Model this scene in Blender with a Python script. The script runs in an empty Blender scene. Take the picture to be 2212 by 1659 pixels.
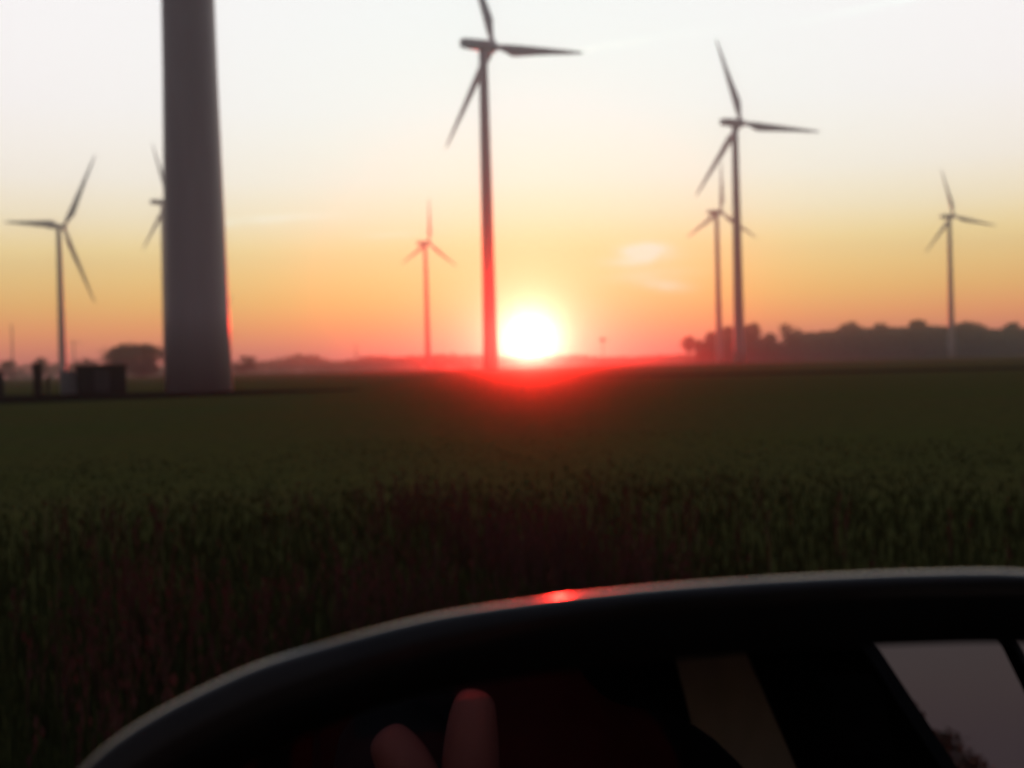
import bpy, math, random
from mathutils import Vector, Matrix

scene = bpy.context.scene
COL = scene.collection
R = math.radians
rnd = random.Random(7)

# ------------------------------------------------------------------ camera
cam_d = bpy.data.cameras.new("camera")
cam = bpy.data.objects.new("camera", cam_d)
COL.objects.link(cam)
scene.camera = cam
EYE = Vector((0.0, 0.0, 1.2))
cam.location = EYE
cam.rotation_mode = 'XYZ'
cam.rotation_euler = (R(90 - 0.98), R(1.38), 0.0)
cam_d.sensor_width = 36.0
cam_d.lens = 36.0 * 2372.0 / 2212.0
cam_d.clip_start = 0.004
cam_d.clip_end = 20000.0
cam_d.dof.use_dof = True                    # hand-held close focus: the far field is soft in the photograph
cam_d.dof.focus_distance = 0.72
cam_d.dof.aperture_fstop = 8.2

scene.view_settings.view_transform = 'Standard'
scene.view_settings.look = 'None'
scene.view_settings.exposure = 0.0
scene.view_settings.gamma = 1.0
scene.cycles.use_denoising = True
scene.cycles.volume_bounces = 0
scene.cycles.max_bounces = 8
scene.cycles.sample_clamp_indirect = 6.0

# ------------------------------------------------------------------ sky
SUN_AZ, SUN_EL = 0.97, 1.27                # degrees, clockwise from +Y / above the horizon
SUN = Vector((math.sin(R(SUN_AZ)) * math.cos(R(SUN_EL)),
              math.cos(R(SUN_AZ)) * math.cos(R(SUN_EL)), math.sin(R(SUN_EL))))


def lin(r, g, b):
    def f(c):
        c /= 255.0
        return c / 12.92 if c <= 0.04045 else ((c + 0.055) / 1.055) ** 2.4
    return (f(r), f(g), f(b), 1.0)


world = bpy.data.worlds.new("World")
scene.world = world
world.use_nodes = True
wt = world.node_tree
wt.nodes.clear()


class NT:
    def __init__(s, t):
        s.t = t

    def n(s, kind, **kw):
        x = s.t.nodes.new(kind)
        for k, v in kw.items():
            setattr(x, k, v)
        return x

    def put(s, sock, v):
        if hasattr(v, 'is_output') or isinstance(v, bpy.types.NodeSocket):
            s.t.links.new(v, sock)
        else:
            sock.default_value = v

    def m(s, op, a, b=None, c=None, clamp=False):
        x = s.n('ShaderNodeMath', operation=op, use_clamp=clamp)
        s.put(x.inputs[0], a)
        if b is not None:
            s.put(x.inputs[1], b)
        if c is not None:
            s.put(x.inputs[2], c)
        return x.outputs[0]

    def smooth(s, v, a, b, lo=0.0, hi=1.0):
        x = s.n('ShaderNodeMapRange', interpolation_type='SMOOTHSTEP')
        s.put(x.inputs['Value'], v)
        s.put(x.inputs['From Min'], a)
        s.put(x.inputs['From Max'], b)
        s.put(x.inputs['To Min'], lo)
        s.put(x.inputs['To Max'], hi)
        return x.outputs['Result']

    def ramp(s, v, stops):
        x = s.n('ShaderNodeValToRGB')
        cr = x.color_ramp
        while len(cr.elements) > 1:
            cr.elements.remove(cr.elements[-1])
        cr.elements[0].position = stops[0][0]
        cr.elements[0].color = stops[0][1]
        for p, c in stops[1:]:
            e = cr.elements.new(p)
            e.color = c
        s.put(x.inputs[0], v)
        return x.outputs[0]

    def mix(s, f, a, b, mode='MIX'):
        x = s.n('ShaderNodeMix', data_type='RGBA', blend_type=mode)
        s.put(x.inputs[0], f)
        s.put(x.inputs[6], a)
        s.put(x.inputs[7], b)
        return x.outputs[2]


W = NT(wt)
tc = W.n('ShaderNodeTexCoord')
sep = W.n('ShaderNodeSeparateXYZ')
W.put(sep.inputs[0], tc.outputs['Generated'])
el = W.m('MULTIPLY', W.m('ARCSINE', sep.outputs[2]), 180 / math.pi)
az = W.m('MULTIPLY', W.m('ARCTAN2', sep.outputs[0], sep.outputs[1]), 180 / math.pi)
dot = W.n('ShaderNodeVectorMath', operation='DOT_PRODUCT')
W.put(dot.inputs[0], tc.outputs['Generated'])
dot.inputs[1].default_value = SUN
ang = W.m('MULTIPLY', W.m('ARCCOSINE', W.m('MINIMUM', dot.outputs['Value'], 1.0)), 180 / math.pi)
elp = W.m('DIVIDE', W.m('MAXIMUM', el, 0.0), 90.0)


def E(d):
    return d / 90.0


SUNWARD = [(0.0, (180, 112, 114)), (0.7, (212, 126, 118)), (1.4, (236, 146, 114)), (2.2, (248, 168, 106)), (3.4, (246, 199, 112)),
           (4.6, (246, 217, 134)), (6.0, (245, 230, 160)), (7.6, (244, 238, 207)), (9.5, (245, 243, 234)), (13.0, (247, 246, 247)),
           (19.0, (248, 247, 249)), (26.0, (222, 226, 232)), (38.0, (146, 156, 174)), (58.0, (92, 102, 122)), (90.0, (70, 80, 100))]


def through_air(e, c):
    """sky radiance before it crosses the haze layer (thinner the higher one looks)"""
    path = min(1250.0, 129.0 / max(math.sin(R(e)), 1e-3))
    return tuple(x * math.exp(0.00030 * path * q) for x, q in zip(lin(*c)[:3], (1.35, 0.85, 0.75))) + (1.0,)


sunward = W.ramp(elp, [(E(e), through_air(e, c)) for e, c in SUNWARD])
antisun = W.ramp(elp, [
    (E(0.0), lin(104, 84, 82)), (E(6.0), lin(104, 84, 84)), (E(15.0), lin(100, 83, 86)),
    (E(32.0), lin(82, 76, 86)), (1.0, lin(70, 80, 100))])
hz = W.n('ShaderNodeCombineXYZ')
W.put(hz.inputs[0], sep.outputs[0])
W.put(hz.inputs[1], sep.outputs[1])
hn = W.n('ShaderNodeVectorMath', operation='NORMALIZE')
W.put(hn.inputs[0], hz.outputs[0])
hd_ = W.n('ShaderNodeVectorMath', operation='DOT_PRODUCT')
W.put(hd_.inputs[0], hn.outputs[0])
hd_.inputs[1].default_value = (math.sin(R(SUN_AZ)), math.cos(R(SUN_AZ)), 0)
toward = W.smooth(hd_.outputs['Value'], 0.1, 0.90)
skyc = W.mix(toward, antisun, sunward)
# nearer the sun the sky itself is a little less red: there the haze adds the red
redq = W.m('MULTIPLY', W.m('EXPONENT', W.m('MULTIPLY', W.m('POWER', W.m('DIVIDE', ang, 17.0), 2.0), -1.0)), 0.40)
skyc = W.mix(redq, skyc, W.mix(1.0, skyc, (0.0, 1.0, 1.0, 1.0), 'MULTIPLY'))

# thin high clouds and two contrails, as patches of brighter sky
cn = W.n('ShaderNodeTexNoise')
cn.inputs['Scale'].default_value = 26.0
cn.inputs['Detail'].default_value = 5.0
W.put(cn.inputs['Vector'], tc.outputs['Generated'])
cnf = W.smooth(cn.outputs['Fac'], 0.30, 0.62, 0.35, 1.0)
warp = W.m('MULTIPLY', W.m('SUBTRACT', cn.outputs['Fac'], 0.5), 0.5)
clouds = None
for a0, e0, sa, se, sl, st in [
        (7.1, 5.75, 1.0, 0.30, -0.02, 1.9), (6.6, 5.25, 1.7, 0.25, 0.05, 0.6), (8.0, 3.9, 1.1, 0.28, -0.08, 0.6),
        (7.0, 4.5, 2.2, 0.35, 0.04, 0.25), (-12.3, 7.65, 2.6, 0.20, 0.07, 0.5), (-15.0, 7.35, 2.0, 0.12, 0.05, 0.3),
        (21.5, 17.0, 5.5, 0.16, 0.09, 0.26), (5.0, 15.9, 4.5, 0.16, 0.08, 0.22), (-6.0, 6.9, 1.6, 0.15, 0.03, 0.2)]:
    da = W.m('SUBTRACT', az, a0)
    de = W.m('ADD', W.m('SUBTRACT', W.m('SUBTRACT', el, e0), W.m('MULTIPLY', da, sl)), warp)
    q = W.m('ADD', W.m('POWER', W.m('ABSOLUTE', W.m('DIVIDE', da, sa)), 2.0),
            W.m('POWER', W.m('ABSOLUTE', W.m('DIVIDE', de, se)), 2.0))
    g = W.m('MULTIPLY', W.m('EXPONENT', W.m('MULTIPLY', q, -1.0)), st)
    clouds = g if clouds is None else W.m('ADD', clouds, g)
clouds = W.m('MULTIPLY', W.m('MULTIPLY', clouds, 1.5), cnf, clamp=True)
skyc = W.mix(clouds, skyc, (1.20, 1.42, 1.30, 1.0))

# the sun: disc, bright aureole round it
aure = W.m('MULTIPLY', W.m('EXPONENT', W.m('MULTIPLY', W.m('POWER', W.m('DIVIDE', ang, 4.6), 1.6), -1.0)), 0.85)
skyc = W.mix(aure, skyc, (0.72, 1.14, 0.68, 1.0))
disc = W.smooth(ang, 0.48, 0.82, 1.0, 0.0)
skyc = W.mix(disc, skyc, (7.0, 5.6, 3.6, 1.0))

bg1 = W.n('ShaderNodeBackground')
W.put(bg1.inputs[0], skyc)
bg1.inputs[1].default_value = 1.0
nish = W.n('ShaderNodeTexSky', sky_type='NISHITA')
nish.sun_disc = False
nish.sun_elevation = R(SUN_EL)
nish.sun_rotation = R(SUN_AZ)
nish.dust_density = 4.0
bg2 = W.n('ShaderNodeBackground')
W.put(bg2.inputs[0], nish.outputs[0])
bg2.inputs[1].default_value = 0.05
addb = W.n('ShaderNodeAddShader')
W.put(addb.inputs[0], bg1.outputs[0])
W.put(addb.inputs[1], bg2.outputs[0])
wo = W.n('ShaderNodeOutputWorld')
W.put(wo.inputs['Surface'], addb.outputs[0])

# ------------------------------------------------------------------ sun lamp
sd = bpy.data.lights.new("sun", 'SUN')
sd.energy = 4.9
sd.color = (1.0, 0.011, 0.007)
sd.angle = R(0.5)
so = bpy.data.objects.new("sun", sd)
COL.objects.link(so)
so.rotation_euler = (-SUN).to_track_quat('-Z', 'Y').to_euler()

# ------------------------------------------------------------------ helpers


def mat(name, color, rough=0.6, metal=0.0, var=0.0, scale=3.0, bump=0.0, spec=0.5, coat=0.0, stretch=(1, 1, 1), c2=None,
        translucent=0.0):
    m = bpy.data.materials.new(name)
    m.use_nodes = True
    t = NT(m.node_tree)
    b = m.node_tree.nodes['Principled BSDF']
    b.inputs['Roughness'].default_value = rough
    b.inputs['Metallic'].default_value = metal
    b.inputs['Specular IOR Level'].default_value = spec
    b.inputs['Coat Weight'].default_value = coat
    b.inputs['Coat Roughness'].default_value = 0.08
    col = (*color, 1.0)
    tcn = t.n('ShaderNodeTexCoord')
    mp = t.n('ShaderNodeMapping')
    mp.inputs['Scale'].default_value = stretch
    t.put(mp.inputs[0], tcn.outputs['Object'])
    nz = t.n('ShaderNodeTexNoise')
    nz.inputs['Scale'].default_value = scale
    nz.inputs['Detail'].default_value = 6.0
    t.put(nz.inputs['Vector'], mp.outputs[0])
    f = t.smooth(nz.outputs['Fac'], 0.3, 0.7)
    if c2 is None:
        c2 = tuple(c * (1 - var) for c in color)
    cc = t.mix(f, (*c2, 1.0), col)
    t.put(b.inputs['Base Color'], cc)
    if bump:
        bp = t.n('ShaderNodeBump')
        bp.inputs['Strength'].default_value = bump
        bp.inputs['Distance'].default_value = 0.05
        t.put(bp.inputs['Height'], nz.outputs['Fac'])
        t.put(b.inputs['Normal'], bp.outputs[0])
    if translucent:
        tr = t.n('ShaderNodeBsdfTranslucent')
        t.put(tr.inputs[0], cc)
        ms = t.n('ShaderNodeMixShader')
        ms.inputs[0].default_value = translucent
        t.put(ms.inputs[1], b.outputs[0])
        t.put(ms.inputs[2], tr.outputs[0])
        t.put(m.node_tree.nodes['Material Output'].inputs['Surface'], ms.outputs[0])
    return m


class MB:
    """collects vertices and faces, then links them as one mesh object"""

    def __init__(s):
        s.v, s.f = [], []

    def ring_loft(s, rings, cap=True, closed=True, cap0=True):
        b = len(s.v)
        n = len(rings[0])
        for r in rings:
            s.v += [tuple(p) for p in r]
        for i in range(len(rings) - 1):
            for j in range(n if closed else n - 1):
                k = (j + 1) % n
                s.f.append((b + i * n + j, b + i * n + k, b + (i + 1) * n + k, b + (i + 1) * n + j))
        if cap and cap0:
            s.f.append(tuple(b + j for j in reversed(range(n))))
        if cap:
            s.f.append(tuple(b + (len(rings) - 1) * n + j for j in range(n)))
        return s

    def tube(s, pts, radii, n=16):
        rings = []
        pts = [Vector(p) for p in pts]
        for i, p in enumerate(pts):
            d = (pts[min(i + 1, len(pts) - 1)] - pts[max(i - 1, 0)]).normalized()
            a = Vector((0, 0, 1)) if abs(d.z) < 0.95 else Vector((1, 0, 0))
            x = d.cross(a).normalized()
            y = d.cross(x).normalized()
            r = radii[i]
            rings.append([p + x * (r * math.cos(2 * math.pi * j / n)) + y * (r * math.sin(2 * math.pi * j / n)) for j in range(n)])
        return s.ring_loft(rings)

    def box(s, x0, x1, y0, y1, z0, z1, bev=0.0):
        b = min(bev, (x1 - x0) / 3, (y1 - y0) / 3, (z1 - z0) / 3)

        def rect(z, i):
            return [(x0 + i, y0 + b + i * 0, z), (x0 + b + i * 0, y0 + i, z), (x1 - b, y0 + i, z), (x1 - i, y0 + b, z),
                    (x1 - i, y1 - b, z), (x1 - b, y1 - i, z), (x0 + b, y1 - i, z), (x0 + i, y1 - b, z)]
        if b == 0:
            k = len(s.v)
            s.v += [(x, y, z) for z in (z0, z1) for x, y in ((x0, y0), (x1, y0), (x1, y1), (x0, y1))]
            s.f += [tuple(k + i for i in q) for q in ((3, 2, 1, 0), (4, 5, 6, 7), (0, 1, 5, 4), (1, 2, 6, 5), (2, 3, 7, 6), (3, 0, 4, 7))]
            return s
        return s.ring_loft([rect(z0, b * 0.7), rect(z0 + b, 0), rect(z1 - b, 0), rect(z1, b * 0.7)])

    def prism(s, poly, axis, a0, a1):
        """extrude a closed polygon of (p, q) along axis 'x' (p=y, q=z)"""
        rings = [[(a, p, q) if axis == 'x' else (p, a, q) for p, q in poly] for a in (a0, a1)]
        return s.ring_loft(rings)

    def build(s, name, material, parent=None, smooth=False, loc=None):
        me = bpy.data.meshes.new(name)
        me.from_pydata([tuple(v) for v in s.v], [], s.f)
        me.validate()
        me.update()
        import bmesh
        bm = bmesh.new()
        bm.from_mesh(me)
        bmesh.ops.recalc_face_normals(bm, faces=bm.faces)
        bm.to_mesh(me)
        bm.free()
        if smooth:
            for p in me.polygons:
                p.use_smooth = True
        me.materials.append(material)
        o = bpy.data.objects.new(name, me)
        COL.objects.link(o)
        if parent is not None:
            o.parent = parent
        if loc is not None:
            o.location = loc
        return o


def raw(name, verts, faces, material, parent=None, smooth=False):
    me = bpy.data.meshes.new(name)
    me.from_pydata(verts, [], faces)
    me.update()
    me.materials.append(material)
    if smooth:
        for p in me.polygons:
            p.use_smooth = True
    o = bpy.data.objects.new(name, me)
    COL.objects.link(o)
    if parent is not None:
        o.parent = parent
    return o


def tag(o, label=None, cat=None, group=None, kind=None):
    if label:
        o['label'] = label
    if cat:
        o['category'] = cat
    if group:
        o['group'] = group
    if kind:
        o['kind'] = kind
    return o


def empty(name, loc=(0, 0, 0), rz=0.0):
    o = bpy.data.objects.new(name, None)
    o.location = loc
    o.rotation_euler = (0, 0, rz)
    o.empty_display_size = 0.2
    COL.objects.link(o)
    return o


# ------------------------------------------------------------------ materials
M_TURB = mat('turbine_paint', (0.67, 0.58, 0.58), 0.45, var=0.10, scale=0.6, stretch=(1, 1, 0.15))
M_DARKMETAL = mat('dark_metal', (0.04, 0.04, 0.04), 0.5, var=0.3)
M_LEAF = [mat('foliage_a', (0.060, 0.068, 0.040), 0.7, c2=(0.03, 0.035, 0.02), scale=0.7),
          mat('foliage_b', (0.075, 0.070, 0.040), 0.7, c2=(0.04, 0.038, 0.02), scale=0.7)]
M_BARK = mat('bark', (0.09, 0.07, 0.055), 0.9, var=0.5, scale=6, stretch=(1, 1, 0.2), bump=0.4)
M_KIOSK = mat('kiosk_green', (0.030, 0.034, 0.028), 0.6, var=0.2)
M_KDOOR = mat('kiosk_door', (0.10, 0.10, 0.10), 0.5, var=0.15)
M_CAB = mat('cabinet_grey', (0.42, 0.41, 0.39), 0.6, var=0.15)
M_WOOD = mat('weathered_wood', (0.07, 0.05, 0.04), 0.85, var=0.4, scale=5, stretch=(1, 1, 0.1))
M_BLACK = mat('black_plastic', (0.014, 0.014, 0.015), 0.38, var=0.2, scale=40, spec=0.5)
M_SHELL = mat('mirror_shell_plastic', (0.042, 0.035, 0.029), 0.16, var=0.3, scale=30, spec=0.28)
M_BEZEL = mat('mirror_bezel_plastic', (0.008, 0.008, 0.008), 0.55, var=0.2, scale=60, spec=0.3)
M_PAINT = mat('car_paint', (0.03, 0.03, 0.034), 0.3, var=0.05, coat=0.8)
M_TRIM = mat('cabin_trim', (0.006, 0.006, 0.006), 0.8, var=0.2, scale=12, spec=0.2)
M_BEIGE = mat('pillar_trim', (0.70, 0.55, 0.42), 0.8, var=0.1, scale=14, spec=0.2)
M_SEAT = mat('seat_cloth', (0.008, 0.008, 0.009), 0.95, var=0.3, scale=60, spec=0.1)
M_TYRE = mat('tyre_rubber', (0.02, 0.02, 0.02), 0.85, var=0.2, scale=20)
M_RIM = mat('wheel_rim', (0.5, 0.5, 0.5), 0.35, metal=0.9, var=0.1)
M_SKIN = mat('skin', (0.20, 0.055, 0.046), 0.7, var=0.12, scale=25, spec=0.3)
M_CLOTH = mat('dark_jacket', (0.012, 0.012, 0.014), 0.95, var=0.3, scale=20, spec=0.1)
M_HAIR = mat('dark_hair', (0.02, 0.014, 0.01), 0.7, var=0.3, scale=40)
M_MIRROR = mat('mirror_silver', (0.36, 0.375, 0.42), 0.0, metal=1.0)
glass = bpy.data.materials.new('car_glass')
glass.use_nodes = True
gb = glass.node_tree.nodes['Principled BSDF']
gb.inputs['Transmission Weight'].default_value = 1.0
gb.inputs['Roughness'].default_value = 0.0
gb.inputs['IOR'].default_value = 1.05
gb.inputs['Base Color'].default_value = (0.9, 0.93, 0.92, 1)

# ------------------------------------------------------------------ ground
gm = bpy.data.materials.new('field_ground')
gm.use_nodes = True
G = NT(gm.node_tree)
gb_ = gm.node_tree.nodes['Principled BSDF']
gb_.inputs['Roughness'].default_value = 0.95
gb_.inputs['Specular IOR Level'].default_value = 0.1
gtc = G.n('ShaderNodeTexCoord')
mp1 = G.n('ShaderNodeMapping')
mp1.inputs['Scale'].default_value = (0.012, 0.11, 1)
mp1.inputs['Rotation'].default_value = (0, 0, R(8))
G.put(mp1.inputs[0], gtc.outputs['Object'])
n1 = G.n('ShaderNodeTexNoise')
n1.inputs['Scale'].default_value = 1.0
n1.inputs['Detail'].default_value = 5
G.put(n1.inputs['Vector'], mp1.outputs[0])
n2 = G.n('ShaderNodeTexNoise')
n2.inputs['Scale'].default_value = 3.0
n2.inputs['Detail'].default_value = 8
G.put(n2.inputs['Vector'], gtc.outputs['Object'])
c1 = G.mix(G.smooth(n1.outputs['Fac'], 0.35, 0.65), (0.105, 0.094, 0.031, 1), (0.082, 0.106, 0.025, 1))
c2 = G.mix(G.smooth(n2.outputs['Fac'], 0.30, 0.75), (0.072, 0.076, 0.025, 1), c1)
G.put(gb_.inputs['Base Color'], c2)
gdif = G.n('ShaderNodeBsdfDiffuse')
G.put(gdif.inputs['Color'], c2)
G.put(gm.node_tree.nodes['Material Output'].inputs['Surface'], gdif.outputs[0])
bp = G.n('ShaderNodeBump')
bp.inputs['Strength'].default_value = 0.6
bp.inputs['Distance'].default_value = 0.1
G.put(bp.inputs['Height'], n2.outputs['Fac'])
G.put(gdif.inputs['Normal'], bp.outputs[0])

S = 960.0
gv, gf = [], []
xs = [-S, -700, -400, -180, -80, -40, -20, -10, -5, 0, 5, 10, 20, 40, 80, 180, 400, 700, S]
ys = [-380, -200, -100, -30, -10, -3, 0, 3, 6, 10, 16, 24, 36, 50, 70, 95, 130, 200, 320, 500, 800, 1000, 1230]
for y in ys:
    for x in xs:
        gv.append((x, y, 0.0))
nx = len(xs)
for i in range(len(ys) - 1):
    for j in range(nx - 1):
        gf.append((i * nx + j, i * nx + j + 1, (i + 1) * nx + j + 1, (i + 1) * nx + j))
tag(raw('field', gv, gf, gm), 'flat dark green and brown farm field reaching the horizon', 'field', kind='structure')

# bare strips of soil across the field (farm track on the left, ploughed headland on the right)
M_SOIL = mat('bare_soil', (0.022, 0.018, 0.013), 0.95, var=0.35, scale=0.6, bump=0.5, spec=0.0)


def strip(name, label, near, far, z):
    v = [(x, y, z) for x, y in near] + [(x, y, z) for x, y in far]
    n = len(near)
    f = [(i, i + 1, n + i + 1, n + i) for i in range(n - 1)]
    tag(raw(name, v, f, M_SOIL), label, name.replace('_', ' '), kind='structure')


strip('farm_track', 'dark bare soil track in front of the nearest tower and cabinets',
      [(-140, 46), (-90, 45), (-50, 46), (-30, 47), (-22, 50), (-15, 55), (-9, 62)],
      [(-140, 78), (-90, 76), (-50, 74), (-30, 73), (-22, 72), (-15, 70), (-9, 66)], 0.004)
strip('headland', 'dark ploughed strip along the far edge of the near field',
      [(4, 96), (14, 88), (26, 82), (40, 80), (70, 80), (130, 80)],
      [(4, 98), (14, 100), (26, 99), (40, 96), (70, 97), (130, 96)], 0.004)

# ------------------------------------------------------------------ wind turbines
TG = 'wind turbines standing in the field'


def blade_mesh(Rr, root):
    """blade along +Z, chord along X, thin along Y"""
    prof = [(0.00, 0.044, 0.044, 0.0), (0.05, 0.042, 0.042, 0.0), (0.11, 0.064, 0.033, 0.006), (0.19, 0.092, 0.026, 0.020),
            (0.28, 0.086, 0.020, 0.018), (0.45, 0.068, 0.014, 0.012), (0.65, 0.048, 0.009, 0.007), (0.85, 0.031, 0.006, 0.003),
            (0.96, 0.018, 0.004, 0.0), (1.0, 0.004, 0.001, -0.002)]
    mb = MB()
    rings = []
    n = 14
    for t, ch, th, off in prof:
        tw = R(14) * (1 - t) ** 2
        ring = []
        for j in range(n):
            a = 2 * math.pi * j / n
            x = ch * 0.5 * math.cos(a) + off
            y = th * 0.5 * math.sin(a) * (1.0 + 0.35 * math.cos(a))
            ring.append((Rr * (x * math.cos(tw) - y * math.sin(tw)), Rr * (x * math.sin(tw) + y * math.cos(tw)), root + (Rr - root) * t))
        rings.append(ring)
    mb.ring_loft(rings)
    return mb


def turbine(label, x, y, hub, Rr, psi, phi0, rbase, rtop, taper=None):
    k = hub / 80.0
    root = tag(empty('wind_turbine', (x, y, 0)), label, 'wind turbine', TG)
    zt = hub - 1.25 * k
    tw = MB()
    rings = []
    for i in range(17):
        t = i / 16
        z = zt * t
        r = taper(z) if taper else rbase + (rtop - rbase) * t ** 0.9
        rings.append([(r * math.cos(2 * math.pi * j / 32), r * math.sin(2 * math.pi * j / 32), z) for j in range(32)])
    tw.ring_loft(rings)
    to = tw.build('tower', M_TURB, root, smooth=True)
    # entrance door on the far (service) side
    d = MB()
    d.box(-0.45, 0.45, rbase - 0.25, rbase + 0.05, 0.9, 3.0, 0.04)
    d.build('door', M_DARKMETAL, to)
    a0 = Vector((math.sin(R(psi)), math.cos(R(psi)), 0))
    u = Vector((math.cos(R(psi)), -math.sin(R(psi)), 0))
    UP = Vector((0, 0, 1))
    a = a0 * math.cos(R(5)) + UP * math.sin(R(5))          # rotor shaft tilted up 5 degrees
    Z = UP * math.cos(R(5)) - a0 * math.sin(R(5))
    # nacelle: lofted rounded box along the rotor axis
    nb = MB()
    rings = []
    for s_, w, h, dz in [(-6.7, 0.95, 0.85, 0.05), (-6.5, 1.15, 1.05, 0.05), (-3, 1.3, 1.2, 0.0), (1.0, 1.35, 1.3, 0.0), (2.2, 1.2, 1.25, 0.0), (2.5, 1.0, 1.05, 0.0)]:
        ring = []
        for j in range(20):
            an = 2 * math.pi * j / 20
            cx_, sy_ = math.cos(an), math.sin(an)
            px_ = math.copysign(abs(cx_) ** 0.45, cx_) * w
            py_ = math.copysign(abs(sy_) ** 0.45, sy_) * h
            ring.append((a * s_ + u * px_ + Z * (py_ + dz)) * k + UP * hub)
        rings.append(ring)
    nb.ring_loft(rings)
    nb.build('nacelle', M_TURB, root, smooth=True)
    hb = MB()
    rings = []
    for s_, r_ in [(2.45, 1.05), (2.7, 1.35), (3.6, 1.4), (4.2, 1.2), (4.8, 0.75), (5.1, 0.2)]:
        rings.append([(a * s_ + u * (r_ * math.cos(2 * math.pi * j / 20)) + Z * (r_ * math.sin(2 * math.pi * j / 20))) * k + UP * hub for j in range(20)])
    hb.ring_loft(rings)
    hb.build('hub', M_TURB, root, smooth=True)
    c = a * (3.6 * k) + UP * hub
    for i in range(3):
        ph = R(phi0 + 120 * i)
        bz = Z * math.cos(ph) + u * math.sin(ph)
        bx = Z * (-math.sin(ph)) + u * math.cos(ph)
        mb = blade_mesh(Rr, 0.9 * k)
        mb.v = [tuple(c + bx * p[0] + a * p[1] + bz * p[2]) for p in mb.v]
        mb.build('blade', M_TURB, root, smooth=True)
    return root


def front_taper(z):
    return max(1.15, 2.10 - 0.0203 * z if z < 20 else 1.694 - 0.012 * (z - 20))


turbine('nearest wind turbine, its wide dark tower fills the left and runs out of the top', -19.97, 70, 82, 33, 45, -24, 2.1, 1.15, front_taper)
turbine('tall wind turbine just left of the setting sun, upper blade cut by the top edge', -5.33, 275, 81.0, 31.1, 46.7, -14.9, 1.95, 1.05)
turbine('large wind turbine right of the sun with a smaller turbine close behind it', 77.1, 372, 81.2, 31.3, 49.0, -14.8, 1.95, 1.05)
turbine('smaller wind turbine partly hidden behind the large one right of the sun', 115.0, 608, 83.0, 28.5, 49.5, 6.0, 2.0, 1.1)
turbine('wind turbine standing alone at far right in front of the wooded skyline', 253.5, 633, 80.8, 28.9, 59.6, -11.8, 2.0, 1.1)
turbine('small distant wind turbine between the nearest tower and the turbine beside the sun', -53.0, 695, 79.7, 28.4, 39.8, 6.7, 2.0, 1.1)
turbine('wind turbine at far left with one blade pointing level to the left', -215.1, 526, 72.6, 40.5, 25.2, 37.7, 2.0, 1.1)
turbine('wind turbine half hidden behind the nearest tower, nacelle and two blades showing on its left', -160.8, 513, 81.0, 29.5, 30.4, -14.6, 2.0, 1.1)
turbine('remote wind turbine hidden behind the nearest tower, one blade tip showing on its right', -301.0, 1150, 60.6, 27.4, 40, 37, 1.8, 1.0)

# ------------------------------------------------------------------ cabinets beside the nearest tower
k = tag(empty('transformer_kiosk', (-26.95, 72, 0), R(23)), 'low dark transformer kiosk left of the nearest tower', 'kiosk')
MB().box(-1.5, 1.5, -1.0, 1.0, 0.0, 1.68, 0.04).build('housing', M_KIOSK, k)
MB().box(-1.58, 1.58, -1.1, 1.1, 1.684, 1.86, 0.05).build('roof', M_KIOSK, k)
for x0 in (-0.46, 0.02):
    dd = MB().box(x0, x0 + 0.44, -1.05, -1.003, 0.15, 1.55, 0.01).build('door', M_KDOOR, k)
    MB().box(x0 + 0.2, x0 + 0.24, -1.08, -1.053, 0.8, 0.95, 0.005).build('handle', M_DARKMETAL, dd)
k = tag(empty('cable_cabinet', (-29.1, 72, 0), R(23)), 'pale grey cable cabinet close beside the dark kiosk', 'cabinet')
MB().box(-0.5, 0.5, -0.25, 0.25, 0.0, 1.42, 0.03).build('housing', M_CAB, k)
MB().box(-0.54, 0.54, -0.29, 0.29, 1.424, 1.5, 0.02).build('roof', M_CAB, k)
MB().box(-0.42, 0.42, -0.28, -0.253, 0.15, 1.3, 0.01).build('door', M_CAB, k)
k = tag(empty('gate_post', (-30.9, 71.5, 0), R(23)), 'thick dark upright post left of the pale cabinet', 'post')
MB().box(-0.27, 0.27, -0.2, 0.2, 0.0, 1.98, 0.05).build('post', M_WOOD, k)
MB().box(-0.31, 0.31, -0.24, 0.24, 1.984, 2.06, 0.02).build('cap', M_WOOD, k)
MB().tube([(0.6, 0, 0), (0.62, 0, 1.2)], [0.11, 0.10], 10).build('stake', M_WOOD, k)
k = tag(empty('meter_cabinet', (-33.4, 71, 0), R(34)), 'dark meter cabinet cut by the left edge', 'cabinet')
MB().box(-0.45, 0.45, -0.25, 0.25, 0.0, 1.5, 0.03).build('housing', M_KIOSK, k)
MB().box(-0.5, 0.5, -0.3, 0.3, 1.504, 1.6, 0.03).build('roof', M_KIOSK, k)

# ------------------------------------------------------------------ trees
def leaf_cloud(r, n, lobes, size):
    v, f = [], []
    for _ in range(n):
        lx, ly, lz, lr = r.choice(lobes)
        while True:
            p = Vector((r.uniform(-1, 1), r.uniform(-1, 1), r.uniform(-1, 1)))
            if p.length <= 1:
                break
        p = p * (0.55 + 0.45 * r.random())
        c = Vector((lx, ly, lz)) + Vector((p.x * lr, p.y * lr, p.z * lr * 0.85))
        a = Vector((r.gauss(0, 1), r.gauss(0, 1), r.gauss(0, 1))).normalized()
        b = a.cross(Vector((r.gauss(0, 1), r.gauss(0, 1), r.gauss(0, 1)))).normalized()
        s = size * r.uniform(0.5, 1.3)
        k_ = len(v)
        v += [tuple(c + a * s), tuple(c + b * s * 0.7), tuple(c - a * s), tuple(c - b * s * 0.7)]
        f.append((k_, k_ + 1, k_ + 2, k_ + 3))
    return v, f


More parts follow.
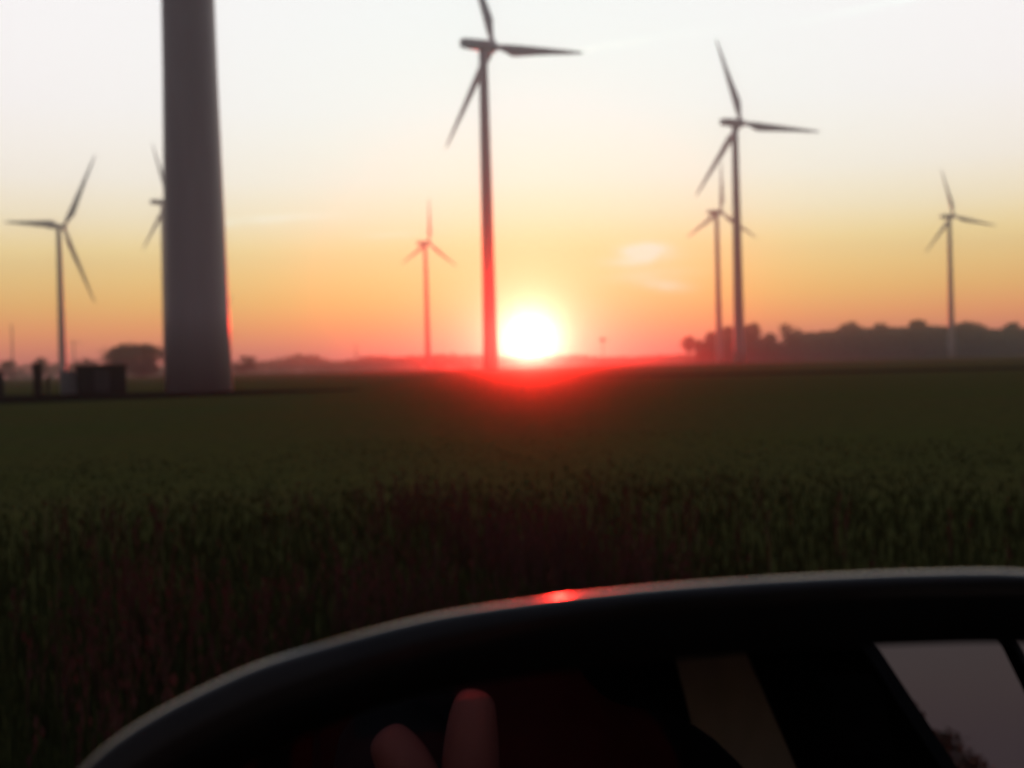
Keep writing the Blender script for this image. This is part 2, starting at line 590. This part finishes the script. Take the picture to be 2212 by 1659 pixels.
def tree(label, x, y, h, w, seed, cat='tree', name='deciduous_tree', group=None, crown0=0.22, n=900, bare=False, size=None, m=0, shape='round', lob=1.0):
    r = random.Random(seed)
    root = tag(empty(name, (x, y, 0)), label, cat, group)
    lobes = []
    base = h * crown0
    ch = h - base
    for i in range(13 if not bare else 11):
        t = r.random()
        if shape == 'block':
            zz = base + ch * (0.15 + 0.7 * t)
            lr = min(w, ch) * r.uniform(0.22, 0.3)
            rad = w * 0.5 - lr
        else:
            zz = base + ch * (0.12 + 0.74 * t)
            wid = math.sin(math.pi * (0.12 + 0.80 * t)) ** 0.7
            lr = min(w, ch) * r.uniform(0.20, 0.34) * lob
            rad = max(0.05, w * 0.5 * wid - lr * 0.6)
        an = r.uniform(0, 2 * math.pi)
        q = rad * math.sqrt(r.uniform(0.2, 1.0))
        lobes.append((q * math.cos(an), q * math.sin(an), min(zz, h - lr * 0.85), lr))
    # one lobe reaches the top
    lobes.append((r.uniform(-0.08, 0.08) * w, 0, h - min(w, ch) * 0.24, min(w, ch) * 0.27))
    tb = MB()
    r0 = max(0.12, h * 0.018)
    tb.tube([(0, 0, 0), (r.uniform(-.1, .1), 0, base), (r.uniform(-.2, .2), r.uniform(-.2, .2), base + ch * 0.6)], [r0, r0 * 0.75, r0 * 0.25], 8)
    for lx, ly, lz, lr in lobes:
        z0 = base * 0.8 + ch * 0.1 * r.random()
        mid = Vector((lx * 0.45, ly * 0.45, (z0 + lz) * 0.52))
        tb.tube([(0, 0, z0), tuple(mid), (lx, ly, lz)], [r0 * 0.45, r0 * 0.3, r0 * 0.08], 6)
        if bare:
            for _ in range(7):
                e = Vector((lx, ly, lz)) + Vector((r.gauss(0, 1), r.gauss(0, 1), r.gauss(0.4, 0.8))) * lr * 0.8
                e.z = min(e.z, h)
                tb.tube([tuple(mid.lerp(Vector((lx, ly, lz)), r.random())), tuple(e)], [r0 * 0.14, r0 * 0.05], 4)
    tb.build('trunk', M_BARK, root)
    v, f = leaf_cloud(r, n * 2 if not bare else n // 3, lobes, size or h * 0.036)
    raw('crown', v, f, M_LEAF[m % 2], root)
    return root


RG = 'trees along the wooded skyline right of the sun'
PX = 700 / 2372.0


def skyline(label, px, top, w_px, seed, Y=700, **kw):
    s = Y / 2372.0
    hor = 788.9 - 0.0241 * (px - 1106)
    x = (px - 1106) * s - 0.024 * (hor - top) * s
    kw.setdefault('lob', 1.2)
    tree(label, x, Y, (hor - top) * s + 1.2, w_px * s * 1.3, seed, group=RG, **kw)


skyline('small thin tree standing alone at the left end of the right-hand wood', 1489, 722, 30, 11, crown0=0.35, n=420)
skyline('low leaning tree next to the small lone tree at the left end of the wood', 1510, 730, 26, 12, crown0=0.4, n=330)
skyline('tree directly left of the two overlapping turbine towers', 1540, 713, 34, 13, n=700)
skyline('tree between the two overlapping turbine towers', 1574, 701, 40, 14, m=1)
skyline('broad tree just right of the large turbine tower', 1628, 696, 58, 15)
skyline('low rounded tree left of the bare see-through tree', 1662, 715, 44, 16, m=1)
skyline('nearly bare see-through tree at the left part of the wood', 1700, 695, 46, 17, bare=True, crown0=0.3)
skyline('dark tree right of the bare see-through tree', 1728, 708, 36, 18)
skyline('tall twin-topped tree rising right of the flat low stretch of the wood', 1841, 691, 50, 19, n=1100)
skyline('broad tree with a pointed left shoulder in the middle of the wood', 1903, 694, 62, 20, m=1, n=1100)
skyline('low crowned tree left of the highest peak of the wood', 1942, 703, 46, 21)
skyline('tree forming the highest narrow peak of the wooded skyline', 1984, 687, 46, 22, n=1100)
skyline('rounded tree just left of the far-right turbine tower', 2026, 700, 50, 23, m=1)
skyline('wide domed tree just right of the far-right turbine tower', 2088, 690, 78, 24, n=1300)
skyline('low tree in the dip right of the wide domed tree', 2136, 706, 48, 25, m=1)
skyline('peaked tree near the right edge of the picture', 2186, 694, 48, 26)
skyline('tree cut by the right edge of the picture', 2232, 702, 60, 27, m=1)

# the continuous low wood between and behind them
r = random.Random(5)
v, f = [], []


def mass(v, f, pxs, Y, n, size, dy=30):
    """fills the profile px -> top row with leaf clumps"""
    s = Y / 2372.0
    for i in range(n):
        w_ = pxs[0][0] + (pxs[-1][0] - pxs[0][0]) * r.random()
        a = max(q for q in range(len(pxs) - 1) if pxs[q][0] <= w_)
        tt = (w_ - pxs[a][0]) / (pxs[a + 1][0] - pxs[a][0])
        px = pxs[a][0] * (1 - tt) + pxs[a + 1][0] * tt
        top = pxs[a][1] * (1 - tt) + pxs[a + 1][1] * tt
        hor = 788.9 - 0.0241 * (px - 1106)
        h = (hor - top) * s + 1.2
        z = h * (r.random() ** 0.75) + r.gauss(0, 0.03 * h)
        z = max(size * 0.6, z)
        c = Vector(((px - 1106) * s + r.gauss(0, 1), Y + r.uniform(0, dy), z))
        ax = Vector((r.gauss(0, 1), r.gauss(0, 0.5), r.gauss(0, 1))).normalized()
        bx = ax.cross(Vector((r.gauss(0, .4), 1, r.gauss(0, .4)))).normalized()
        q = size * r.uniform(0.5, 1.3)
        k_ = len(v)
        v += [tuple(c + ax * q), tuple(c + bx * q), tuple(c - ax * q), tuple(c - bx * q)]
        f.append((k_, k_ + 1, k_ + 2, k_ + 3))


mass(v, f, [(1525, 742), (1580, 735), (1640, 728), (1665, 735), (1690, 750), (1715, 752), (1728, 724), (1760, 719), (1800, 720), (1830, 712), (1880, 712),
            (1940, 710), (2010, 708), (2080, 708), (2150, 714), (2250, 712)], 725, 15000, 1.5, 40)
tag(raw('woodland', v, f, M_LEAF[0]), 'continuous dark wood filling in beneath the skyline trees on the right', 'wood', kind='stuff')
v, f = [], []
mass(v, f, [(-20, 792), (60, 786), (130, 790), (220, 794), (360, 792), (520, 782), (600, 778), (618, 769), (640, 767), (660, 770), (672, 780), (690, 783), (760, 776), (800, 768), (850, 772), (900, 768), (960, 765), (1000, 767), (1060, 768),
            (1130, 772), (1200, 768), (1260, 766), (1300, 772), (1380, 772), (1440, 768), (1530, 764)], 950, 9000, 1.5, 120)
tag(raw('distant_woodland', v, f, M_LEAF[1]), 'thin misty line of far woods along the horizon', 'wood', kind='stuff')

LG = 'trees and bushes on the horizon near the nearest tower'


def lefttree(label, px, top, w_px, seed, Y, **kw):
    kw.setdefault('lob', 1.35)
    s = Y / 2372.0
    hor = 788.9 - 0.0241 * (px - 1106)
    tree(label, (px - 1106) * s, Y, (hor - top) * s + 1.2, w_px * s, seed, group=LG, crown0=kw.pop('crown0', 0.06), **kw)


lefttree('broad domed tree left of the nearest tower, tallest of its clump', 312, 738, 112, 31, 420, n=1500)
lefttree('rounded tree forming the left shoulder of the clump beside the nearest tower', 256, 744, 84, 32, 425, n=1200, m=1)
lefttree('rounded tree in the middle of the clump beside the nearest tower', 288, 736, 118, 41, 432, n=2200, shape='block')
lefttree('low bush behind the dark transformer kiosk', 190, 770, 70, 33, 430, n=700, name='bush', cat='bush')
lefttree('small bush behind the thick dark post', 88, 768, 46, 34, 430, n=500, m=1, name='bush', cat='bush')
lefttree('low bush at the left edge of the picture', 18, 774, 70, 35, 430, n=500, name='bush', cat='bush')
lefttree('flat-topped dark hedge just right of the nearest tower', 528, 765, 66, 36, 520, n=900, name='hedge', cat='hedge', shape='block')

# ------------------------------------------------------------------ poles on the horizon
def pole(name, label, px, top, Y, arm, cat='pole'):
    s = Y / 2372.0
    hor = 788.9 - 0.0241 * (px - 1106)
    h = (hor - top) * s + 1.2
    root = tag(empty(name, ((px - 1106) * s, Y, 0)), label, cat)
    MB().tube([(0, 0, 0), (0, 0, h)], [0.012 * h + 0.15, 0.01 * h + 0.08], 8).build('shaft', M_WOOD, root)
    if arm:
        z = h * 0.93
        if arm == 2:
            z = h * 0.62
        MB().box(-h * 0.14, h * 0.22, -0.12, 0.12, z - 0.18, z + 0.18).build('crossarm', M_WOOD, root)
    else:
        for q in (0.45, 0.7, 0.95):
            MB().box(-0.5, 0.5, -0.5, 0.5, h * q - 0.3, h * q + 0.3, 0.1).build('antenna', M_DARKMETAL, root)
    return root


pole('radio_mast', 'thin distant radio mast on the horizon at the far left', 28, 700, 900, 0, 'mast')
pole('utility_pole', 'faint utility pole right of the far-left turbine tower', 216 - 55, 735, 800, 1)
pole('utility_pole', 'faint utility pole with crossarm left of the small distant turbine', 770, 742, 800, 2)
pt = pole('utility_pole', 'utility pole with a round transformer on top right of the sun', 1303, 730, 800, 1)
MB().tube([(0, 0, 16.5), (0, 0, 17.0), (0, 0, 19.4), (0, 0, 19.9)], [0.9, 1.6, 1.6, 0.8], 10).build('transformer', M_DARKMETAL, pt)

# ------------------------------------------------------------------ verge grass and weeds
HEAD = R(26)
HD = Vector((math.sin(HEAD), math.cos(HEAD), 0))
INW = Vector((math.cos(HEAD), -math.sin(HEAD), 0))
O = Vector((0.19, 0.30, 0))


def blades(n, seed, rmin, rmax, hfun, wfun, dens_pow, lean=0.35, keep=None):
    r = random.Random(seed)
    v, f = [], []
    cnt = 0
    while cnt < n:
        rr = rmin * (rmax / rmin) ** (r.random() ** dens_pow)
        a = R(r.uniform(-46, 31))
        x, y = rr * math.sin(a), rr * math.cos(a)
        if (Vector((x, y, 0)) - O).dot(INW) > -0.03:
            continue
        if keep and not keep(x, y, rr, r):
            continue
        cnt += 1
        h = hfun(rr, r)
        w = wfun(rr)
        d = r.uniform(0, 2 * math.pi)
        lx, ly = math.cos(d) * lean * h * r.random(), math.sin(d) * lean * h * r.random()
        wa = r.uniform(0, math.pi)
        wx, wy = math.cos(wa) * w, math.sin(wa) * w
        k_ = len(v)
        v += [(x - wx, y - wy, -0.02), (x + wx, y + wy, -0.02), (x + lx * .35 + wx * .8, y + ly * .35 + wy * .8, h * .55),
              (x + lx * .35 - wx * .8, y + ly * .35 - wy * .8, h * .55), (x + lx, y + ly, h)]
        f += [(k_, k_ + 1, k_ + 2, k_ + 3), (k_ + 3, k_ + 2, k_ + 4)]
    return v, f


M_GRASS = mat('verge_grass', (0.066, 0.080, 0.028), 0.9, c2=(0.056, 0.062, 0.024), scale=1.2, spec=0.0, translucent=0.0)
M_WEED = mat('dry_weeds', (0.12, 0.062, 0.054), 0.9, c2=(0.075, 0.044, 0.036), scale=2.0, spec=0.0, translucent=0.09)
v, f = blades(40000, 1, 2.0, 19.0, lambda d, r: r.uniform(0.09, 0.23) * min(1.0, max(0.18, 1.0 - (d - 4.5) / 9.0)), lambda d: 0.002 + 0.0006 * d, 0.8,
              keep=lambda x, y, d, r: r.random() < min(1.0, max(0.0, (19.0 - d) / 13.0 + 0.25 * math.sin(x * 0.9) * math.sin(y * 0.7 + x * 0.3))))
tag(raw('verge_grass', v, f, M_GRASS), 'tangled dark grass on the verge in front of the car mirror', 'grass', kind='stuff')


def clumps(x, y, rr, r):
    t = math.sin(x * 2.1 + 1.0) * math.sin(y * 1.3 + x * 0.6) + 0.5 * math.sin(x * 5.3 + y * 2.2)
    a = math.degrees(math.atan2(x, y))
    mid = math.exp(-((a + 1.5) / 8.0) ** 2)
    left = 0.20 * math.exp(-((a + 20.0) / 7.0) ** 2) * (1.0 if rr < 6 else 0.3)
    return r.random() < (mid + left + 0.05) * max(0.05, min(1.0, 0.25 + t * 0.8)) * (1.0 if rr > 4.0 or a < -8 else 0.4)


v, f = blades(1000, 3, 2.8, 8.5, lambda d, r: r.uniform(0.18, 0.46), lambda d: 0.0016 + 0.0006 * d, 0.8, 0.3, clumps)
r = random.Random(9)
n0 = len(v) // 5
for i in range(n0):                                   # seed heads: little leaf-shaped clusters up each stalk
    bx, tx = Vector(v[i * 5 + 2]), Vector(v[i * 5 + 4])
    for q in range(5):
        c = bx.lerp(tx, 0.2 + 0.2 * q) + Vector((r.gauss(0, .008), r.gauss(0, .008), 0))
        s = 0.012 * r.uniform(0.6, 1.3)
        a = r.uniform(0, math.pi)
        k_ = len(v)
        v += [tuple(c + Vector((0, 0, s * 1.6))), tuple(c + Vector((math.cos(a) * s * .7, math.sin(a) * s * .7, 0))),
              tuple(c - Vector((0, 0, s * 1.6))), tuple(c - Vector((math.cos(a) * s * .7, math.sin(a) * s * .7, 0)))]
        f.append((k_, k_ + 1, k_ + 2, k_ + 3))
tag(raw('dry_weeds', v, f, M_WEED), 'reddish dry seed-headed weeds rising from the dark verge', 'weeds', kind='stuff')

# ------------------------------------------------------------------ the parked car whose wing mirror fills the foreground
M_ROAD = mat('asphalt', (0.05, 0.05, 0.052), 0.9, var=0.3, scale=30, bump=0.2)
rv = []
for uu in (-60, 60):
    for vv in (0.30, 5.0):
        p = O + HD * uu + INW * vv
        rv.append((p.x, p.y, 0.004))
tag(raw('road', rv, [(0, 1, 3, 2)], M_ROAD), 'narrow asphalt lane the car stands on', 'road', kind='structure')

car = tag(empty('parked_car', (O.x, O.y, 0), -HEAD), 'dark parked car seen by the curved black wing mirror across the bottom right', 'car')
CI = (Matrix.Translation((O.x, O.y, 0)) @ Matrix.Rotation(-HEAD, 4, 'Z')).inverted()
# car local axes: x = across (0 left side .. 1.66 right side), y = forward, z = up
prof = [(-2.75, 0.32), (-2.78, 0.62), (-2.72, 0.95), (0.45, 0.98), (1.15, 0.90), (1.42, 0.72), (1.46, 0.45), (1.40, 0.30), (0.98, 0.26), (-2.3, 0.26)]
body = MB()
body.ring_loft([[(xx, y_ * (1 if 0 < i < 3 else 1), z_) for y_, z_ in [(a * k1, b) for a, b in prof]] for i, (xx, k1) in
                enumerate([(0.0, 0.975), (0.06, 1.0), (1.60, 1.0), (1.66, 0.975)])])
body.build('body', M_PAINT, car)
# roof and pillars
MB().ring_loft([[(0.13, -2.45, z), (0.13, -0.30, z), (0.30, -0.18, z), (1.36, -0.18, z), (1.53, -0.30, z), (1.53, -2.45, z)] for z in (1.56, 1.62)]).build('roof', M_PAINT, car)


def pillar(name, x, y0, y1, w0, w1, m, x1=None, t=0.05):
    """leaning pillar from the belt line (y0) to the roof (y1)"""
    x1 = x if x1 is None else x1
    b = MB()
    b.ring_loft([[(x, y0, 0.97), (x + t, y0, 0.97), (x + t, y0 + w0, 0.97), (x, y0 + w0, 0.97)],
                 [(x1, y1, 1.565), (x1 + t, y1, 1.565), (x1 + t, y1 + w1, 1.565), (x1, y1 + w1, 1.565)]])
    return b.build(name, m, car)


pillar('pillar', 0.06, 0.36, -0.33, 0.07, 0.06, M_PAINT, 0.13)            # left front
pillar('pillar', 0.03, -1.25, -1.36, 0.10, 0.08, M_PAINT, 0.13)          # left middle
pillar('pillar', 0.03, -2.70, -2.45, 0.30, 0.25, M_PAINT, 0.13)          # left rear
pillar('pillar', 1.55, 0.36, -0.33, 0.07, 0.06, M_PAINT, 1.48)           # right front
# right side, seen only in the mirror: slim frame between two windows, wide dark pillar, pale rear trim
def rpanel(name, pts, m, x0=1.57, x1=1.62):
    return MB().prism(pts, 'x', x0, x1).build(name, m, car)


rpanel('pillar', [(-1.030, 0.97), (-0.995, 0.97), (-1.196, 1.56), (-1.211, 1.56)], M_TRIM, 1.598)
rpanel('pillar', [(-1.60, 0.97), (-1.215, 0.97), (-1.554, 1.56), (-1.847, 1.56)], M_TRIM)
rpanel('pillar', [(-1.93, 0.97), (-1.603, 0.97), (-1.85, 1.56), (-2.067, 1.56)], M_BEIGE)
rpanel('pillar', [(-2.70, 0.97), (-1.933, 0.97), (-2.07, 1.56), (-2.45, 1.56)], M_TRIM)
MB().box(0.08, 1.57, -2.70, -2.62, 0.97, 1.56, 0.02).build('rear_panel', M_TRIM, car)
MB().box(0.06, 1.60, 0.02, 0.44, 0.985, 1.06, 0.03).build('dashboard', M_TRIM, car)
MB().ring_loft([[(0.16 + q, y_ + 0.03 * 0, z_) for q, y_, z_ in ((0, 0.30 - dy, 1.00), (1.34, 0.30 - dy, 1.00), (1.30, -0.28 - dy, 1.54), (0.04, -0.28 - dy, 1.54))] for dy in (0, 0.012)]).build('added_sun_blocker', M_TRIM, car)  # added unseen sheet in the windscreen, keeps direct sun off the cabin trim
MB().box(0.14, 1.52, -2.44, -0.22, 1.535, 1.558, 0.005).build('headliner', M_TRIM, car)
for sx, sy in ((0.42, 0.0), (1.19, 0.17)):
    st = MB().box(sx - 0.25, sx + 0.25, -1.42 + sy, -1.22 + sy, 0.985, 1.10, 0.04).build('seat', M_SEAT, car)
    MB().box(sx - 0.10, sx + 0.10, -1.41 + sy, -1.32 + sy, 1.11, 1.27, 0.03).build('headrest', M_SEAT, st)
sw = MB()
ringp = []
for i in range(25):
    a_ = 2 * math.pi * i / 24
    ringp.append((0.42 + 0.17 * math.cos(a_), -0.12 - 0.06 * math.sin(a_), 1.02 + 0.14 * math.sin(a_)))
sw.tube(ringp, [0.014] * 25, 8)
sw.build('steering_wheel', M_BLACK, car, smooth=True)
for wx in (0.02, 1.44):
    for wy in (0.75, -1.95):
        wb = MB()
        rings = []
        for xx, rr_ in [(0, .25), (0.01, .30), (0.04, .315), (.16, .315), (.19, .30), (.2, .25)]:
            rings.append([(wx + xx, wy + rr_ * math.cos(2 * math.pi * j / 28), 0.315 + rr_ * math.sin(2 * math.pi * j / 28)) for j in range(28)])
        wb.ring_loft(rings)
        wo_ = wb.build('wheel', M_TYRE, car, smooth=True)
        rb = MB()
        xo = -0.004 if wx < 1 else 0.204
        rings = [[(wx + xo + dx, wy + rr_ * math.cos(2 * math.pi * j / 28), 0.315 + rr_ * math.sin(2 * math.pi * j / 28)) for j in range(28)]
                 for dx, rr_ in ((0, 0.22), (-0.004 if wx < 1 else 0.004, 0.10))]
        rb.ring_loft(rings)
        rb.build('rim', M_RIM, wo_)

# wing mirror: plane through P0, facing back towards the window
P0 = Vector((0.0087, 0.2687, 1.1188))
MN = Vector((0.062, -0.9798, 0.19)).normalized()
MU = Vector((0.998, 0.0631, 0.0)).normalized()
MV = MU.cross(-MN) if MU.cross(-MN).z > 0 else MN.cross(MU)
MV = MV.normalized()
top = [(-114.8, -12.2), (-107.4, -6.2), (-97.3, -0.3), (-84.2, 5.7), (-72.0, 10.3), (-56.4, 14.4), (-37.1, 18.7), (-22.2, 21.1), (1.0, 23.4),
       (24.4, 25.1), (48.1, 26.1), (72.1, 26.6), (96.2, 26.7), (122.1, 26.0), (143, 23), (158, 16), (167, 4), (171, -20), (168, -48), (156, -72),
       (128, -86), (70, -92), (0, -91), (-50, -86), (-88, -76), (-110, -62), (-123, -46), (-126, -33), (-122.5, -21)]


def spline(pts, n):
    """closed Catmull-Rom resample"""
    out = []
    L = len(pts)
    for i in range(L):
        p0, p1, p2, p3 = [Vector(pts[(i + k_ - 1) % L]) for k_ in range(4)]
        for q in range(n):
            t = q / n
            out.append(0.5 * ((2 * p1) + (p2 - p0) * t + (2 * p0 - 5 * p1 + 4 * p2 - p3) * t * t + (3 * p1 - p0 - 3 * p2 + p3) * t ** 3))
    return out


out = [p / 1000.0 for p in spline(top, 5)]
NO = len(out)
nrm = []
for i in range(NO):
    d = (out[(i + 2) % NO] - out[(i - 2) % NO]).normalized()
    nrm.append(Vector((-d.y, d.x)))
cen = Vector((0.02, -0.033))
if sum((out[i] - cen).dot(nrm[i]) for i in range(NO)) > 0:
    nrm = [-q for q in nrm]                          # nrm points inward


def mring(inset, depth, squash=0.0):
    ring = []
    for i in range(NO):
        kx = min(1.0, max(0.0, (0.02 - out[i].x) / 0.14))
        ins = inset * (1 + 1.1 * kx) if inset < 0.012 else inset
        p = out[i] + nrm[i] * ins
        p = p.lerp(cen, squash)
        w_ = P0 + MU * p.x + MV * p.y - MN * depth
        ring.append(tuple(CI @ w_))
    return ring


shell = MB()
shell.ring_loft([mring(0.0066, -0.0004), mring(0.0046, -0.0007), mring(0.0027, -0.0001), mring(0.0013, 0.0012), mring(0.0004, 0.0031), mring(0.0, 0.0058),
                 mring(0.0, 0.012, 0.004), mring(0.0, 0.022, 0.03), mring(0.0, 0.036, 0.09), mring(0.0, 0.050, 0.20), mring(0.0, 0.062, 0.38),
                 mring(0.0, 0.070, 0.62), mring(0.0, 0.073, 0.9)], cap0=False)
wm = shell.build('wing_mirror', M_SHELL, car, smooth=True)
bz = MB()
bz.ring_loft([mring(0.0067, -0.0003), mring(0.0119, 0.0006), mring(0.0160, 0.0026), mring(0.0185, 0.0060), mring(0.0190, 0.0085)], cap=False)
bz.build('bezel', M_BEZEL, wm, smooth=True)
gl = MB()
rg = mring(0.0186, 0.0078)
gl.v = rg + [tuple(Vector(p) - (CI.to_3x3() @ MN) * 0.003) for p in rg]
gl.f = [tuple(range(NO)), tuple(reversed(range(NO, 2 * NO)))] + [(i, (i + 1) % NO, NO + (i + 1) % NO, NO + i) for i in range(NO)]
gl.build('mirror_glass', M_MIRROR, wm)
arm = MB()
pa = P0 + MU * 0.155 + MV * -0.045 - MN * 0.035
arm.tube([tuple(CI @ pa), tuple(CI @ (pa + MU * 0.03 - MV * 0.005)), (0.03, CI.__matmul__(pa).y + 0.02, 1.03)], [0.03, 0.028, 0.034], 16)
arm.build('mirror_arm', M_BLACK, wm, smooth=True)

# ------------------------------------------------------------------ compact camera held at the window (seen only in the mirror)
cm = tag(empty('compact_camera', (0, 0, 1.2)), 'small black compact camera held at the car window', 'camera')
MB().box(-0.05, 0.05, -0.045, -0.02, -0.034, 0.030, 0.006).build('body', M_BLACK, cm)
lb = MB()
lb.tube([(0, -0.02, 0), (0, -0.012, 0)], [0.022, 0.020], 24)
lb.build('lens', M_BLACK, cm, smooth=True)

# ------------------------------------------------------------------ person at the window holding it
person = tag(empty('person', tuple(O + HD * -0.95 + INW * 0.40)), 'person in dark jacket leaning to the car window with a raised hand', 'person')
PI_ = person.location.copy()


def skin(name, chains, material, parent, levels=2):
    """one continuous skin surface from chains of (point, radius); the first point of a later chain welds to an earlier one"""
    verts, edges, rad, idx = [], [], [], {}
    for ch in chains:
        prev = None
        for p, r_ in ch:
            key = tuple(round(c, 4) for c in p)
            if key not in idx:
                idx[key] = len(verts)
                verts.append(tuple(Vector(p) - PI_))
                rad.append(r_)
            if prev is not None:
                edges.append((prev, idx[key]))
            prev = idx[key]
    me = bpy.data.meshes.new(name)
    me.from_pydata(verts, edges, [])
    o = bpy.data.objects.new(name, me)
    COL.objects.link(o)
    o.parent = parent
    me.materials.append(material)
    o.modifiers.new('skin', 'SKIN').use_smooth_shade = True
    for i, r_ in enumerate(rad):
        me.skin_vertices[0].data[i].radius = (r_, r_)
    me.skin_vertices[0].data[0].use_root = True
    s_ = o.modifiers.new('sub', 'SUBSURF')
    s_.levels = s_.render_levels = levels
    return o


def loc(u_, v_, z_):
    p = O + HD * u_ + INW * v_
    return (p.x, p.y, z_)


palm = (0.002, -0.052, 1.070)
wrist = (0.030, -0.085, 1.035)
hand = [
    [(wrist, 0.026), ((0.016, -0.066, 1.050), 0.031), (palm, 0.031)],
    [(palm, 0.031), ((0.011, -0.047, 1.094), 0.0165), ((0.0118, -0.043, 1.106), 0.0152), ((0.0122, -0.040, 1.118), 0.0156), ((0.0130, -0.038, 1.130), 0.0140),
     ((0.0142, -0.038, 1.142), 0.0122), ((0.0165, -0.039, 1.149), 0.0080)],
    [(palm, 0.031), ((-0.004, -0.048, 1.094), 0.0160), ((-0.011, -0.045, 1.107), 0.0146), ((-0.017, -0.043, 1.118), 0.0150), ((-0.0225, -0.043, 1.127), 0.0128),
     ((-0.0275, -0.044, 1.1335), 0.0085)],
    [(palm, 0.031), ((-0.018, -0.056, 1.080), 0.012), ((-0.032, -0.055, 1.086), 0.011), ((-0.041, -0.056, 1.089), 0.008)],
    [(palm, 0.031), ((-0.020, -0.058, 1.064), 0.011), ((-0.034, -0.057, 1.062), 0.010), ((-0.042, -0.058, 1.062), 0.007)],
    [(wrist, 0.026), ((0.038, -0.068, 1.054), 0.014), ((0.040, -0.056, 1.074), 0.012), ((0.036, -0.050, 1.088), 0.010), ((0.033, -0.048, 1.096), 0.008)],
]
hand = [[((x - 0.007, y + 0.085, z - 0.0085), r_ * 0.90) for (x, y, z), r_ in ch] for ch in hand]
skin('hand', hand, M_SKIN, person)
sh = loc(-0.88, 0.20, 1.13)
chest = loc(-0.98, 0.40, 1.05)
body_ch = [
    [(loc(-1.02, 0.42, 0.55), 0.15), (loc(-1.0, 0.42, 0.80), 0.16), (chest, 0.17), (loc(-0.95, 0.38, 1.25), 0.075), (loc(-0.94, 0.375, 1.30), 0.066)],
    [(chest, 0.17), (sh, 0.075), (loc(-0.66, 0.14, 1.02), 0.055), ((0.06, -0.10, 0.985), 0.044), ((0.030, -0.010, 1.018), 0.036)],
    [(chest, 0.17), (loc(-0.98, 0.64, 1.13), 0.075), (loc(-0.80, 0.72, 0.88), 0.055), (loc(-0.60, 0.62, 0.84), 0.045)],
]
skin('jacket', body_ch, M_CLOTH, person)
head_ch = [[(loc(-0.94, 0.375, 1.29), 0.050), (loc(-0.92, 0.36, 1.33), 0.060), (loc(-0.90, 0.34, 1.39), 0.085), (loc(-0.91, 0.34, 1.45), 0.080), (loc(-0.915, 0.34, 1.49), 0.05)],
           [(loc(-0.90, 0.34, 1.39), 0.085), (loc(-0.80, 0.33, 1.385), 0.012)]]
skin('head', head_ch, M_SKIN, person)
skin('hair', [[(loc(-0.96, 0.345, 1.38), 0.07), (loc(-0.95, 0.345, 1.44), 0.085), (loc(-0.935, 0.34, 1.485), 0.07)]], M_HAIR, person)

# trees behind the car, seen only in the mirror
for i, (dx, dy, hh, ww) in enumerate([(20.4, -44.8, 5.4, 4.4), (22.8, -44.2, 3.2, 3.6)]):
    tree(['rounded bush behind the car reflected in its mirror', 'lower bush behind the car next to the rounded one'][i], dx, dy, hh, ww, 50 + i,
         name='bush', cat='bush', crown0=0.05, n=700)

# ------------------------------------------------------------------ haze
hm = bpy.data.materials.new('haze_air')
hm.use_nodes = True
H = NT(hm.node_tree)
hm.node_tree.nodes.clear()
pv = H.n('ShaderNodeVolumePrincipled')
pv.inputs['Color'].default_value = (0.66, 0.78, 0.70, 1)
pv.inputs['Density'].default_value = 0.00062
pv.inputs['Anisotropy'].default_value = 0.978
ho = H.n('ShaderNodeOutputMaterial')
pv2 = H.n('ShaderNodeVolumePrincipled')           # fine bluish air, scattering evenly
pv2.inputs['Color'].default_value = (0.25, 0.72, 1.0, 1)
pv2.inputs['Density'].default_value = 0.00030
pv2.inputs['Anisotropy'].default_value = 0.3
ha = H.n('ShaderNodeAddShader')
H.put(ha.inputs[0], pv.outputs[0])
H.put(ha.inputs[1], pv2.outputs[0])
H.put(ho.inputs['Volume'], ha.outputs[0])
hz_o = MB().box(-1000, 1000, -400, 1250, -1.0, 130.0).build('haze', hm)
tag(hz_o, 'thin evening haze over the whole field', 'haze', kind='stuff')
